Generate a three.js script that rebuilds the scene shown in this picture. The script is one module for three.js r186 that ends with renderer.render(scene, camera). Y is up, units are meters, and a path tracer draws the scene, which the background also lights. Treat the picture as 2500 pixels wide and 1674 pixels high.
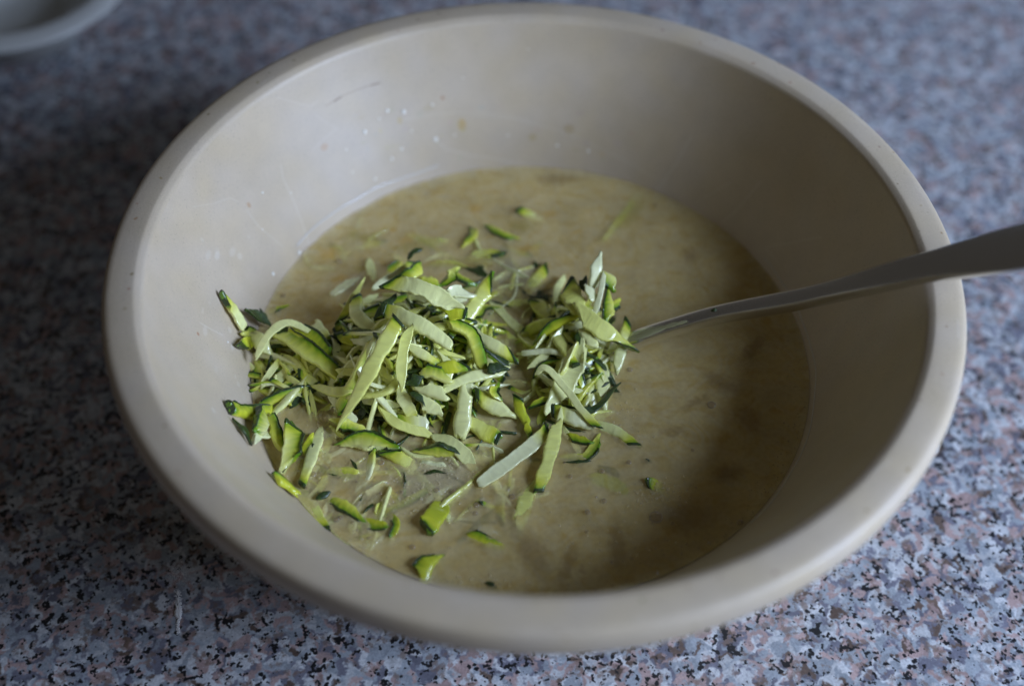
import * as THREE from 'three';
import { mergeGeometries } from 'three/addons/utils/BufferGeometryUtils.js';
import { RectAreaLightUniformsLib } from 'three/addons/lights/RectAreaLightUniformsLib.js';
import { createNoise2D, createNoise3D } from 'simplex-noise';

// ---------- camera, light, exposure ----------
const V = (x, y, z) => new THREE.Vector3(x, y, z);
const R0 = 0.12, RIM = 0.095, LIQ = RIM - 0.4162 * R0;      // bowl mouth radius, rim height and batter height above the counter
const scene = new THREE.Scene();
const camera = new THREE.PerspectiveCamera(30, 1024 / 685, 0.02, 20);
const ELEV = 0.86699, DIST = 3.06733 * R0, ROLL = 0.02177;
const LOOK = V(-0.05292 * R0, RIM, 0.31347 * R0);
const fw = V(0, -Math.sin(ELEV), -Math.cos(ELEV)), rt0 = V(1, 0, 0), up0 = V(0, Math.cos(ELEV), -Math.sin(ELEV));
const rt = rt0.clone().multiplyScalar(Math.cos(ROLL)).addScaledVector(up0, Math.sin(ROLL));
const up = up0.clone().multiplyScalar(Math.cos(ROLL)).addScaledVector(rt0, -Math.sin(ROLL));
camera.position.copy(LOOK).addScaledVector(fw, -DIST);
camera.quaternion.setFromRotationMatrix(new THREE.Matrix4().makeBasis(rt, up, fw.clone().negate()));
camera.focus = 0.408; camera.userData.fStop = 3.7;

const renderer = new THREE.WebGLRenderer({ antialias: true });
renderer.setSize(1024, 685);
renderer.toneMapping = THREE.LinearToneMapping;
renderer.toneMappingExposure = 1.0;
renderer.shadowMap.enabled = true;
scene.background = new THREE.Color().setRGB(0.036, 0.033, 0.029);   // the dim room around

RectAreaLightUniformsLib.init();
const WIN = [{ at: V(0.75, 0.465, 0.29), to: V(0, 0.10, 0), w: 0.30, h: 0.50, power: 21, color: new THREE.Color().setRGB(0.69, 0.86, 1.25), where: 'tall kitchen window right of the counter, lighting the bowl from the side' },
  { at: V(0.42, 0.40, -0.95), to: V(0.05, 0.09, 0), w: 0.44, h: 0.26, power: 0.3, color: new THREE.Color().setRGB(0.60, 0.84, 1.34), where: 'low wide kitchen window at the far end of the counter behind the bowl' }];
for (const w of WIN) { const l = new THREE.RectAreaLight(w.color, w.power, w.w, w.h); l.name = 'window_light'; l.position.copy(w.at); l.lookAt(w.to); scene.add(l); }

// ---------- helpers ----------
let seed = 20240;
const rnd = () => { seed = (seed + 0x6d2b79f5) | 0; let t = Math.imul(seed ^ (seed >>> 15), 1 | seed); t = (t + Math.imul(t ^ (t >>> 7), 61 | t)) ^ t; return ((t ^ (t >>> 14)) >>> 0) / 4294967296; };
const rr = (a, b) => a + (b - a) * rnd();
const n2 = createNoise2D(rnd), n3 = createNoise3D(rnd);
const lerp = THREE.MathUtils.lerp, clamp = THREE.MathUtils.clamp, smooth = THREE.MathUtils.smoothstep;
const taken = new Map();
function numbered(name) { const k = taken.get(name) ?? 0; taken.set(name, k + 1); return k ? name + '_' + String(k).padStart(3, '0') : name; }
function mesh(name, geo, mat, parent) {
  const m = new THREE.Mesh(geo, mat); m.name = numbered(name); m.castShadow = m.receiveShadow = true; (parent ?? scene).add(m); return m;
}
function thing(name, label, category, group) {
  const o = new THREE.Group(); o.name = numbered(name); o.userData = { label, category }; if (group) o.userData.group = group; scene.add(o); return o;
}
// a place in the photograph (2500 x 1674) at a given height above the counter
const F = 837 / Math.tan(Math.PI / 12);
function at(px, py, y) {
  const d = fw.clone().addScaledVector(rt, (px - 1250) / F).addScaledVector(up, -(py - 837) / F);
  return camera.position.clone().addScaledVector(d, (y - camera.position.y) / d.y);
}
// inner wall of the bowl, in mouth radii: [radius, height under the rim]
const WALL = [[1.0, 0], [0.988, -0.008], [0.978, -0.03], [0.955, -0.085], [0.915, -0.165], [0.868, -0.25], [0.822, -0.33], [0.7737, -0.4162], [0.715, -0.51], [0.65, -0.585], [0.56, -0.64], [0.42, -0.668], [0.2, -0.675], [0.0001, -0.676]];
function wallR(y) { const h = (y - RIM) / R0; for (let i = 1; i < WALL.length; i++) if (h >= WALL[i][1]) { const [a, b] = [WALL[i - 1], WALL[i]], t = (h - b[1]) / (a[1] - b[1]); return lerp(b[0], a[0], t) * R0; } return 0; }
function onWall(px, py, off) {            // where the line of sight meets the wall, a little inside it
  let lo = LIQ, hi = RIM;
  for (let i = 0; i < 30; i++) { const m = (lo + hi) / 2, p = at(px, py, m); if (Math.hypot(p.x, p.z) > wallR(m)) lo = m; else hi = m; }
  const p = at(px, py, hi), r = Math.hypot(p.x, p.z), k = off * 0.85 / r;
  return p.sub(V(p.x * k, -off * 0.5, p.z * k));
}
const dataTex = (W, H, f, srgb = false) => {
  const d = new Uint8Array(W * H * 4), c = [0, 0, 0, 255];
  for (let y = 0, o = 0; y < H; y++) for (let x = 0; x < W; x++, o += 4) { c[3] = 255; f(x, y, c); d[o] = clamp(c[0], 0, 1) * 255; d[o + 1] = clamp(c[1], 0, 1) * 255; d[o + 2] = clamp(c[2], 0, 1) * 255; d[o + 3] = 255; }
  const t = new THREE.DataTexture(d, W, H); t.magFilter = THREE.LinearFilter; t.minFilter = THREE.LinearMipmapLinearFilter; t.generateMipmaps = true;
  t.wrapS = t.wrapT = THREE.RepeatWrapping; if (srgb) t.colorSpace = THREE.SRGBColorSpace; t.needsUpdate = true; return t;
};
const canvasTex = (c) => { const t = new THREE.CanvasTexture(c); t.colorSpace = THREE.SRGBColorSpace; t.wrapS = t.wrapT = THREE.RepeatWrapping; t.magFilter = THREE.LinearFilter; t.needsUpdate = true; return t; };
const toS = (x) => (x <= 0.0031308 ? 12.92 * x : 1.055 * Math.pow(x, 1 / 2.4) - 0.055);

// ---------- granite counter ----------
function graniteTexture() {
  const N = 2048, SIZE = 0.68, G = 265;      // one tile is 0.68 m; feldspar grains of about 3.5 mm
  const kinds = [[0.33, 0.36, 0.385, 0.28], [0.54, 0.55, 0.55, 0.16], [0.42, 0.305, 0.28, 0.23], [0.17, 0.17, 0.205, 0.23], [0.13, 0.09, 0.07, 0.10]], cum = []; let a = 0; for (const q of kinds) cum.push(a += q[3]);
  const sx = new Float32Array(G * G), sy = new Float32Array(G * G), sk = new Uint8Array(G * G), st = new Float32Array(G * G);
  for (let i = 0; i < G * G; i++) { const x = i % G, y = (i / G) | 0, q = clamp(0.5 + 0.42 * n2(x * 0.16, y * 0.16) + 0.75 * (rnd() - 0.5), 0, 0.9999); sx[i] = rnd(); sy[i] = rnd(); sk[i] = cum.findIndex((c) => (rnd() < 0.35 ? rnd() : (q * 7.31) % 1) * a <= c); if (sk[i] > 4) sk[i] = 0; st[i] = rr(0.82, 1.16); }
  return [SIZE, dataTex(N, N, (x, y, c) => {
    const wx = x + n2(x * 0.045, y * 0.045) * 7 + n2(x * 0.19, y * 0.19) * 2.2, wy = y + n2(x * 0.045 + 50, y * 0.045) * 7 + n2(x * 0.19 + 50, y * 0.19) * 2.2;
    const fx = (wx / N) * G, fy = (wy / N) * G, ix = Math.floor(fx), iy = Math.floor(fy); let b1 = 9, b2 = 9, k1 = 0, k2 = 0;
    for (let j = -1; j <= 1; j++) for (let i = -1; i <= 1; i++) { const k = ((iy + j + G) % G) * G + (ix + i + G) % G, dx = ix + i + sx[k] - fx, dy = iy + j + sy[k] - fy, d = dx * dx + dy * dy; if (d < b1) { b2 = b1; k2 = k1; b1 = d; k1 = k; } else if (d < b2) { b2 = d; k2 = k; } }
    const m = 0.5 * (1 - smooth(Math.sqrt(b2) - Math.sqrt(b1), 0, 0.30)), A = kinds[sk[k1]], B = kinds[sk[k2]], e = lerp(st[k1], st[k2], m) * (1 + 0.13 * n2(x * 0.25, y * 0.25) + 0.09 * n2(x * 0.7, y * 0.7) + 0.10 * n2(x * 0.06, y * 0.06));
    let r = lerp(A[0], B[0], m) * e, g = lerp(A[1], B[1], m) * e, b = lerp(A[2], B[2], m) * e;
    const br = 0.75 * smooth(n2(x * 0.030 + 70, y * 0.030) + 0.5 * n2(x * 0.12, y * 0.12 + 9) + 0.25 * n2(x * 0.4, y * 0.4), 0.40, 1.0);   // brown mica clouds
    r = lerp(r, 0.20, br); g = lerp(g, 0.135, br); b = lerp(b, 0.10, br);
    const bl = smooth(0.80 * n2(x * 0.088 + 300, y * 0.088) + 0.45 * n2(x * 0.21 + 300, y * 0.21) + 0.42 * n2(x * 0.022 + 300, y * 0.022) + 0.11 * n2(x * 0.6, y * 0.6 + 40), 0.46, 0.66);   // black biotite
    r = lerp(r, 0.012, bl); g = lerp(g, 0.012, bl); b = lerp(b, 0.013, bl);
    c[0] = toS(r); c[1] = toS(g); c[2] = toS(b);
  }, true)];
}
{
  const [size, map] = graniteTexture();
  const pol = dataTex(512, 512, (x, y, c) => { const v = 0.40 + 0.06 * n2(x * 0.05, y * 0.05) + 0.05 * rnd(); c[0] = c[1] = c[2] = v; });
  pol.repeat.set(4, 4);
  const mat = new THREE.MeshPhysicalMaterial({ map, roughness: 1, roughnessMap: pol });
  const g = new THREE.BoxGeometry(2.0, 0.03, 1.3, 1, 1, 1), p = g.attributes.position, uv = g.attributes.uv, nn = g.attributes.normal;
  for (let i = 0; i < p.count; i++) { const x = p.getX(i), y = p.getY(i), z = p.getZ(i), a = Math.abs(nn.getX(i)), b = Math.abs(nn.getY(i)), c = Math.cos(0.5), s = Math.sin(0.5); const [u, v] = b > 0.5 ? [x * c + z * s, z * c - x * s] : a > 0.5 ? [z, y] : [x, y]; uv.setXY(i, u / size + 0.5, v / size + 0.5); }
  const o = mesh('countertop', g, mat); o.position.set(0.05, -0.015, -0.1); o.userData = { kind: 'structure', label: 'speckled pink, grey and black polished granite countertop under the bowls' };
}

// ---------- the windows that light the counter, out of frame to the right and behind ----------
for (const w of WIN) {
  const o = thing('window', w.where, 'window');
  o.position.copy(w.at).addScaledVector(w.at.clone().sub(w.to).normalize(), 0.03); o.lookAt(w.to);
  const fm = new THREE.MeshStandardMaterial({ color: new THREE.Color().setRGB(0.7, 0.7, 0.68), roughness: 0.5 });
  mesh('pane', new THREE.BoxGeometry(w.w, w.h, 0.006), new THREE.MeshStandardMaterial({ color: 0x111111, emissive: w.color, emissiveIntensity: 1 }), o);
  const parts = [];
  for (const s of [-1, 1]) { parts.push(new THREE.BoxGeometry(0.05, w.h + 0.1, 0.05).translate(s * (w.w / 2 + 0.025), 0, 0)); parts.push(new THREE.BoxGeometry(w.w, 0.05, 0.05).translate(0, s * (w.h / 2 + 0.025), 0)); }
  mesh('frame', mergeGeometries(parts), fm, o);
}

// ---------- bowls ----------
function profileLathe(pts, seg, vScale, split = 3) {
  const c = new THREE.CatmullRomCurve3(pts.map((p) => V(p[0], p[1], 0)), false, 'centripetal'), n = pts.length * split, q = [], len = [0];
  for (let i = 0; i <= n; i++) { const v = c.getPoint(i / n); q.push(new THREE.Vector2(Math.max(v.x, 0.00001), v.y)); if (i) len.push(len[i - 1] + q[i].distanceTo(q[i - 1])); }
  const g = new THREE.LatheGeometry(q, seg), uv = g.attributes.uv;
  for (let i = 0; i < uv.count; i++) uv.setY(i, len[i % (n + 1)] / vScale);
  return [g, len];
}
const BV = 0.16, BW = 2048, BH = 512;     // bowl texture: around the bowl x 0.16 m down the wall
// angle (deg, 0 = right, 90 = away) and depth under the rim (m along the wall) into texture pixels
function bowlTexture() {
  const cv = document.createElement('canvas'); cv.width = BW; cv.height = BH; const x = cv.getContext('2d'), im = x.createImageData(BW, BH);
  for (let j = 0, o = 0; j < BH; j++) for (let i = 0; i < BW; i++, o += 4) {
    const u = i / BW * 2 * Math.PI, X = Math.cos(u), Z = Math.sin(u), y = j / BH;
    const blot = 0.035 * n3(X * 3, Z * 3, y * 5) + 0.025 * n3(X * 11, Z * 11, y * 16), fine = 0.07 * (rnd() - 0.5) + 0.02 * n3(X * 150, Z * 150, y * 120);
    let e = 1 + blot + fine; if (rnd() < 0.012) e *= rr(0.72, 0.92); else if (rnd() < 0.006) e *= 1.08;
    const w = 0.02 * n3(X * 6 + 9, Z * 6, y * 9);
    im.data[o] = clamp(toS(0.575 * e), 0, 1) * 255; im.data[o + 1] = clamp(toS((0.468 - w * 0.3) * e), 0, 1) * 255; im.data[o + 2] = clamp(toS((0.322 - w) * e), 0, 1) * 255; im.data[o + 3] = 255;
  }
  x.putImageData(im, 0, 0);
  return [cv, x];
}
{
  const o = thing('mixing_bowl', 'large beige speckled mixing bowl holding batter and grated zucchini', 'bowl');
  const P = WALL.slice().reverse().map(([r, h]) => [r * R0, RIM + h * R0]);
  const lip = [[1.006, 0.0025], [1.014, 0.0032], [1.03, 0.0030], [1.05, 0.0018], [1.069, -0.001], [1.080, -0.0065], [1.086, -0.017], [1.0895, -0.032], [1.0895, -0.062], [1.085, -0.08], [1.072, -0.088], [1.035, -0.091]].map(([r, h]) => [r * R0, RIM + h * R0]);
  const outer = [[1.005, -0.105], [0.97, -0.19], [0.90, -0.32], [0.82, -0.46], [0.74, -0.58], [0.66, -0.68], [0.60, -0.745], [0.56, -0.785], [0.50, -0.7905], [0.47, -0.765], [0.2, -0.76], [0.0001, -0.76]].map(([r, h]) => [r * R0, RIM + h * R0]);
  const [cv, x] = bowlTexture();
  const [gi, len] = profileLathe(P, 192, BV);
  // marks on the inner wall; canvas row 0 is v = 1 (flipped): v = length from the bowl's middle
  const rimV = len[len.length - 1] / BV;
  const put = (px, py) => { const p = onWall(px, py, 0), a = Math.atan2(p.x, p.z); let u = a / (2 * Math.PI); u = (u % 1 + 1) % 1;   // LatheGeometry turns from +z towards +x
    const depth = (RIM - p.y) / 0.86; return [u * BW, (1 - (rimV - depth / BV)) * BH]; };
  const stroke = (pts, style, w) => { x.strokeStyle = style; x.lineWidth = w * 0.7; x.lineCap = 'round'; x.lineJoin = 'round'; x.beginPath(); pts.forEach(([a, b], i) => { const [u, v] = put(a, b); i ? x.lineTo(u, v) : x.moveTo(u, v); }); x.stroke(); };
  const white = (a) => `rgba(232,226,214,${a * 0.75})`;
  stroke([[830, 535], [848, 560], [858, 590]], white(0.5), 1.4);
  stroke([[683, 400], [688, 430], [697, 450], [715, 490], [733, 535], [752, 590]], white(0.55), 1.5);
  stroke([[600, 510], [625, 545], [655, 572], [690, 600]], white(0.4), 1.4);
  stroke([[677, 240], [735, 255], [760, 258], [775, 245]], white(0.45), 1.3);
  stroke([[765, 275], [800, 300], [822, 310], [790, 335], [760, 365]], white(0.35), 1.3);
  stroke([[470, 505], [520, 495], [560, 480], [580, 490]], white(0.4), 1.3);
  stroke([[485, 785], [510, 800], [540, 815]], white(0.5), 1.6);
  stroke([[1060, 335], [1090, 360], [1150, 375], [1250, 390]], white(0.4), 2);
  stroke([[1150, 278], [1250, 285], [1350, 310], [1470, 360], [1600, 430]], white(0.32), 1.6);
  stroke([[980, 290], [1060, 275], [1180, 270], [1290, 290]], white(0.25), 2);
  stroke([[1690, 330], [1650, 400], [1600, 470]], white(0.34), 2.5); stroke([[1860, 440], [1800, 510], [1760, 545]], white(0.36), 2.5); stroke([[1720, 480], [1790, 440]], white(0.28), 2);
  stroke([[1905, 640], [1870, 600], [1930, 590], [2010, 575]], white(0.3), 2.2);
  stroke([[795, 258], [830, 235], [880, 215], [925, 200]], 'rgba(128,92,66,0.5)', 1.0);
  stroke([[815, 246], [832, 235]], 'rgba(84,52,36,0.7)', 1.3); stroke([[905, 207], [926, 201]], 'rgba(84,52,36,0.6)', 1.2);
  const blob = (px, py, w, h, style) => { const [u, v] = put(px, py); const g = x.createRadialGradient(0, 0, 0, 0, 0, 1); x.save(); x.translate(u, v); x.scale(w, h); g.addColorStop(0, style); g.addColorStop(0.6, style); g.addColorStop(1, style.replace(/[\d.]+\)$/, '0)')); x.fillStyle = g; x.beginPath(); x.arc(0, 0, 1, 0, 7); x.fill(); x.restore(); };
  blob(1127, 300, 6, 9, 'rgba(196,160,88,0.6)'); blob(790, 355, 6, 5, 'rgba(190,148,110,0.5)'); blob(975, 290, 4, 5, 'rgba(196,170,110,0.5)'); blob(1080, 235, 3, 3, 'rgba(176,130,96,0.6)'); blob(1045, 260, 8, 5, 'rgba(190,170,130,0.35)');
  blob(1390, 310, 8, 7, 'rgba(170,140,90,0.35)'); blob(1300, 330, 6, 6, 'rgba(180,155,100,0.4)'); blob(480, 812, 2.5, 2.5, 'rgba(170,120,90,0.7)'); blob(605, 497, 3, 4, 'rgba(180,135,95,0.5)');
  for (let i = 0; i < 46; i++) { const a = rr(840, 1560), b = rr(250, 380) + Math.abs(a - 1200) * 0.05; blob(a, b, rr(2, 7), rr(1.5, 5), `rgba(${190 + rr(-14, 20) | 0},${172 + rr(-10, 20) | 0},${128 + rr(-10, 40) | 0},${rr(0.12, 0.35).toFixed(2)})`); }
  for (let i = 0; i < 30; i++) { const a = rr(480, 640), b = rr(560, 1050); blob(a, b, rr(2, 8), rr(1.5, 5), `rgba(228,222,208,${rr(0.10, 0.3).toFixed(2)})`); }
  const map = canvasTex(cv), bump = dataTex(256, 256, (a, b, c) => { c[0] = c[1] = c[2] = 0.5 + 0.3 * n2(a * 0.4, b * 0.4) + 0.2 * (rnd() - 0.5); });
  bump.repeat.set(8, 2);
  const mat = new THREE.MeshPhysicalMaterial({ map, roughness: 0.46, bumpMap: bump, bumpScale: 0.00006 });
  mesh('inner_wall', gi, mat, o);
  const [pc, px2] = bowlTexture();
  for (let i = 0; i < 60; i++) { px2.fillStyle = `rgba(${rr(110, 150) | 0},${rr(80, 110) | 0},${rr(50, 80) | 0},${rr(0.3, 0.75).toFixed(2)})`; px2.beginPath(); px2.ellipse(rr(0, BW), rr(BH - 42, BH), rr(0.8, 2.6), rr(0.6, 1.5), rr(0, 3), 0, 7); px2.fill(); }   // small brown nicks and flecks
  for (let i = 0; i < 26; i++) { px2.strokeStyle = `rgba(228,220,204,${rr(0.2, 0.45).toFixed(2)})`; px2.lineWidth = rr(0.6, 1.2); const u = rr(0, BW), v = rr(BH - 42, BH - 4); px2.beginPath(); px2.moveTo(u, v); px2.lineTo(u + rr(-26, 26), v + rr(-7, 7)); px2.stroke(); }
  const plain = canvasTex(pc);
  const rimMat = new THREE.MeshPhysicalMaterial({ map: plain, roughness: 0.46, bumpMap: bump, bumpScale: 0.00005 });
  const [gl] = profileLathe([P[P.length - 1], ...lip], 192, BV, 4); mesh('rim', gl, rimMat, o);
  const [go] = profileLathe([lip[lip.length - 1], ...outer], 128, BV); mesh('outer_wall', go, rimMat, o);
}
{
  const o = thing('small_bowl', 'small pale grey bowl cut off by the top left corner', 'bowl');
  o.position.set(-2.03 * R0, 0, -1.935 * R0);
  const R = 0.0553;
  const mat = new THREE.MeshPhysicalMaterial({ color: new THREE.Color().setRGB(0.50, 0.50, 0.46), roughness: 0.35 });
  const [a] = profileLathe([[0.0001, 0.0035], [0.016, 0.0036], [0.022, 0.005], [0.031, 0.0125], [0.0385, 0.022], [0.0432, 0.0285], [0.0444, 0.0305]], 96, BV); mesh('inner_wall', a, mat, o);
  const [b] = profileLathe([[0.0444, 0.0305], [0.0458, 0.0316], [0.0485, 0.0320], [0.0528, 0.0312], [R, 0.0296], [0.0550, 0.0278], [0.052, 0.0270]], 96, BV); mesh('rim', b, mat, o);
  const [c] = profileLathe([[0.052, 0.0270], [0.0465, 0.0262], [0.0400, 0.018], [0.032, 0.008], [0.026, 0.0015], [0.022, 0.0004], [0.0001, 0.0004]], 96, BV); mesh('outer_wall', c, mat, o);
}

// ---------- batter: a clear skin over cloudy liquid that thickens with depth ----------
const batter = thing('batter', 'thin cloudy beige egg and flour batter filling the bowl', 'batter');
function disc(y, bump, over) {
  const nr = 40, nt = 160, pos = [], uv = [], idx = [], R = wallR(y) + over;
  for (let i = 0; i <= nr; i++) for (let j = 0; j <= nt; j++) {
    const r = R * Math.pow(i / nr, 0.8), a = j / nt * 2 * Math.PI, X = r * Math.cos(a), Z = r * Math.sin(a), e = (R - r) / 0.0022;
    let h = bump * (n2(X * 55, Z * 55) + 0.5 * n2(X * 140, Z * 140)); if (bump) h += 0.0011 * Math.exp(-e);
    pos.push(X, y + h, Z); uv.push(X / 0.2 + 0.5, 0.5 - Z / 0.2);
  }
  const w = nt + 1; for (let i = 0; i < nr; i++) for (let j = 0; j < nt; j++) { const a = i * w + j, b = a + w; idx.push(a, a + 1, b, b, a + 1, b + 1); }
  const g = new THREE.BufferGeometry(); g.setAttribute('position', new THREE.Float32BufferAttribute(pos, 3)); g.setAttribute('uv', new THREE.Float32BufferAttribute(uv, 2)); g.setIndex(idx); g.computeVertexNormals(); return g;
}
// the upper sheets of the liquid, drawn up in a small curved edge wherever a shred or the spoon breaks the surface
const CELL = 0.0004, GN = 520, wet = new Float32Array(GN * GN).fill(1e3);
function wets(geometry, origin) {
  const p = geometry.attributes.position; for (let i = 0; i < p.count; i++) { if (Math.abs(p.getY(i) + origin.y - LIQ) > 0.0004) continue; const a = Math.round((p.getX(i) + origin.x) / CELL + GN / 2), b = Math.round((p.getZ(i) + origin.z) / CELL + GN / 2); if (a > 0 && b > 0 && a < GN - 1 && b < GN - 1) wet[b * GN + a] = 0; }
}
function spreadWet() {
  const D = Math.SQRT2; for (const dir of [1, -1]) for (let y = 1; y < GN - 1; y++) for (let x = 1; x < GN - 1; x++) { const i = dir > 0 ? y * GN + x : (GN - 1 - y) * GN + GN - 1 - x; wet[i] = Math.min(wet[i], wet[i - dir] + 1, wet[i - dir * GN] + 1, wet[i - dir * (GN + 1)] + D, wet[i - dir * (GN - 1)] + D); }
}
function sheet(drop, k) {
  const R = wallR(LIQ - drop) + 0.0003, pos = [], uv = [], idx = [], id = new Int32Array(GN * GN).fill(-1);
  for (let b = 0; b < GN; b++) for (let a = 0; a < GN; a++) {
    let x = (a - GN / 2) * CELL, z = (b - GN / 2) * CELL; const r = Math.hypot(x, z); if (r > R + CELL * 1.5) continue; if (r > R) { x *= R / r; z *= R / r; }
    const d = wet[b * GN + a] * CELL, h = 0.00022 * (n2(x * 55, z * 55) + 0.5 * n2(x * 140, z * 140)) + 0.0011 * Math.exp(-Math.max(0, R - r) / 0.0022) + k * Math.exp(-d / 0.0011) * (0.75 + 0.35 * n2(x * 300, z * 300));
    id[b * GN + a] = pos.length / 3; pos.push(x, LIQ - drop + h, z); uv.push(x / 0.2 + 0.5, 0.5 - z / 0.2);
  }
  for (let b = 0; b < GN - 1; b++) for (let a = 0; a < GN - 1; a++) { const p = id[b * GN + a], q = id[b * GN + a + 1], r = id[b * GN + GN + a], t = id[b * GN + GN + a + 1]; if (p >= 0 && q >= 0 && r >= 0) idx.push(p, r, q); if (q >= 0 && r >= 0 && t >= 0) idx.push(q, r, t); }
  const g = new THREE.BufferGeometry(); g.setAttribute('position', new THREE.Float32BufferAttribute(pos, 3)); g.setAttribute('uv', new THREE.Float32BufferAttribute(uv, 2)); g.setIndex(idx); g.computeVertexNormals(); return g;
}
function batterTexture(k, amount) {
  const N = 1024, spots = [];
  const spot = (px, py, r, c, s, turn = 0) => { const p = at(px, py, LIQ); spots.push([(p.x / 0.2 + 0.5) * N, (0.5 - p.z / 0.2) * N, r[0] / 0.2 * N, r[1] / 0.2 * N, c, s, Math.cos(turn), Math.sin(turn)]); };
  const yolk = [0.84, 0.52, 0.08], pale = [0.82, 0.72, 0.46], brown = [0.40, 0.25, 0.08], olive = [0.50, 0.40, 0.06];
  for (const [a, b, rx, ry, t] of [[1290, 604, 0.0045, 0.0018, 0.3], [1410, 565, 0.003, 0.0012, 0.2], [960, 558, 0.0014, 0.0014, 0], [990, 585, 0.003, 0.0018, 0.6], [1160, 505, 0.0022, 0.0022, 0], [1345, 520, 0.003, 0.002, 0.4], [800, 620, 0.004, 0.003, 0.5], [830, 680, 0.003, 0.002, 0], [905, 1168, 0.003, 0.0016, 0.2], [960, 1195, 0.003, 0.002, 0.5], [1330, 650, 0.002, 0.002, 0]]) spot(a, b, [rx, ry], yolk, 0.6, t);
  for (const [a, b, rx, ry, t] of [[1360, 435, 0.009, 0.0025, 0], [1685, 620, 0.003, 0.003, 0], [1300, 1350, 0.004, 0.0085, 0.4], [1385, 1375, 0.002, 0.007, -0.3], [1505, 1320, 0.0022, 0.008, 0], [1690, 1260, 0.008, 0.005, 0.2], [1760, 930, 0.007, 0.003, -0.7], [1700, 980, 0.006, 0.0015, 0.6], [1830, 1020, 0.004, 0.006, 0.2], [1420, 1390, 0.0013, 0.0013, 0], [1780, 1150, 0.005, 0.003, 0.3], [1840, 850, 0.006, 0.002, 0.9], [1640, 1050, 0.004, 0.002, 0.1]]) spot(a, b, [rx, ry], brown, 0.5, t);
  for (const [a, b, rx, ry, t] of [[880, 575, 0.006, 0.0022, 0], [1010, 600, 0.008, 0.003, 0.3], [1150, 640, 0.008, 0.003, 0.1], [890, 650, 0.004, 0.004, 0], [1270, 550, 0.005, 0.003, 0], [1540, 520, 0.003, 0.010, -0.6]]) spot(a, b, [rx, ry], olive, 0.5, t);
  for (const [a, b, rx, ry, t] of [[1040, 470, 0.002, 0.0013, 0], [1085, 480, 0.003, 0.001, 0], [1270, 660, 0.009, 0.006, 0], [860, 690, 0.006, 0.003, 0.8], [1440, 690, 0.006, 0.0015, -0.4], [1310, 1050, 0.006, 0.006, 0], [1050, 1160, 0.012, 0.009, 0.5], [1640, 1250, 0.004, 0.002, 0], [680, 1250, 0.006, 0.003, 0.8]]) spot(a, b, [rx, ry], pale, 0.6, t);
  const grid = new Map(), key = (x, y) => (x >> 5) + ',' + (y >> 5);
  for (const s of spots) { const r = Math.max(s[2], s[3]) * 1.7; for (let y = s[1] - r; y <= s[1] + r + 32; y += 32) for (let x = s[0] - r; x <= s[0] + r + 32; x += 32) { const q = key(x, y); if (!grid.has(q)) grid.set(q, []); grid.get(q).push(s); } }
  return dataTex(N, N, (x, y, c) => {
    const q = x / N * 0.2, w = y / N * 0.2, o = k * 31;
    const m = n2(q * 60 + o, w * 60), st = n2(q * 45 + o + 1.5 * n2(q * 30, w * 30 + o), w * 140), f = n2(q * 420 + o, w * 420), g = n2(q * 1500, w * 1500 + o);
    let r = 0.84, gg = 0.665, b = 0.265;
    const e = 1 + 0.10 * m + 0.07 * f + 0.06 * g + 0.025 * (rnd() - 0.5);
    const y1 = clamp(st * 1.3 - 0.25, 0, 1) * 0.75 * amount; r = lerp(r, 0.70, y1); gg = lerp(gg, 0.47, y1); b = lerp(b, 0.10, y1);
    const sw = clamp(0.5 + 0.9 * n2(q * 95 + 1.2 * n2(q * 60, w * 60 + o), w * 95 + o) + 0.4 * n2(q * 260, w * 260 + o), 0, 1) * 0.38; r = lerp(r, 0.90, sw); gg = lerp(gg, 0.80, sw); b = lerp(b, 0.50, sw);
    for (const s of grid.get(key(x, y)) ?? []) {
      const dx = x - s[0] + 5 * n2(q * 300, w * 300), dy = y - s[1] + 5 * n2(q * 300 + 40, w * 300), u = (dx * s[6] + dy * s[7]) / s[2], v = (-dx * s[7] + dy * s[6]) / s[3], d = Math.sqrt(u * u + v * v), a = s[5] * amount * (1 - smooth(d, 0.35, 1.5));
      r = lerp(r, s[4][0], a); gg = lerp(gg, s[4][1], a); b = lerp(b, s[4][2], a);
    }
    c[0] = toS(r * e); c[1] = toS(gg * e); c[2] = toS(b * e);
  }, true);
}
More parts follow.
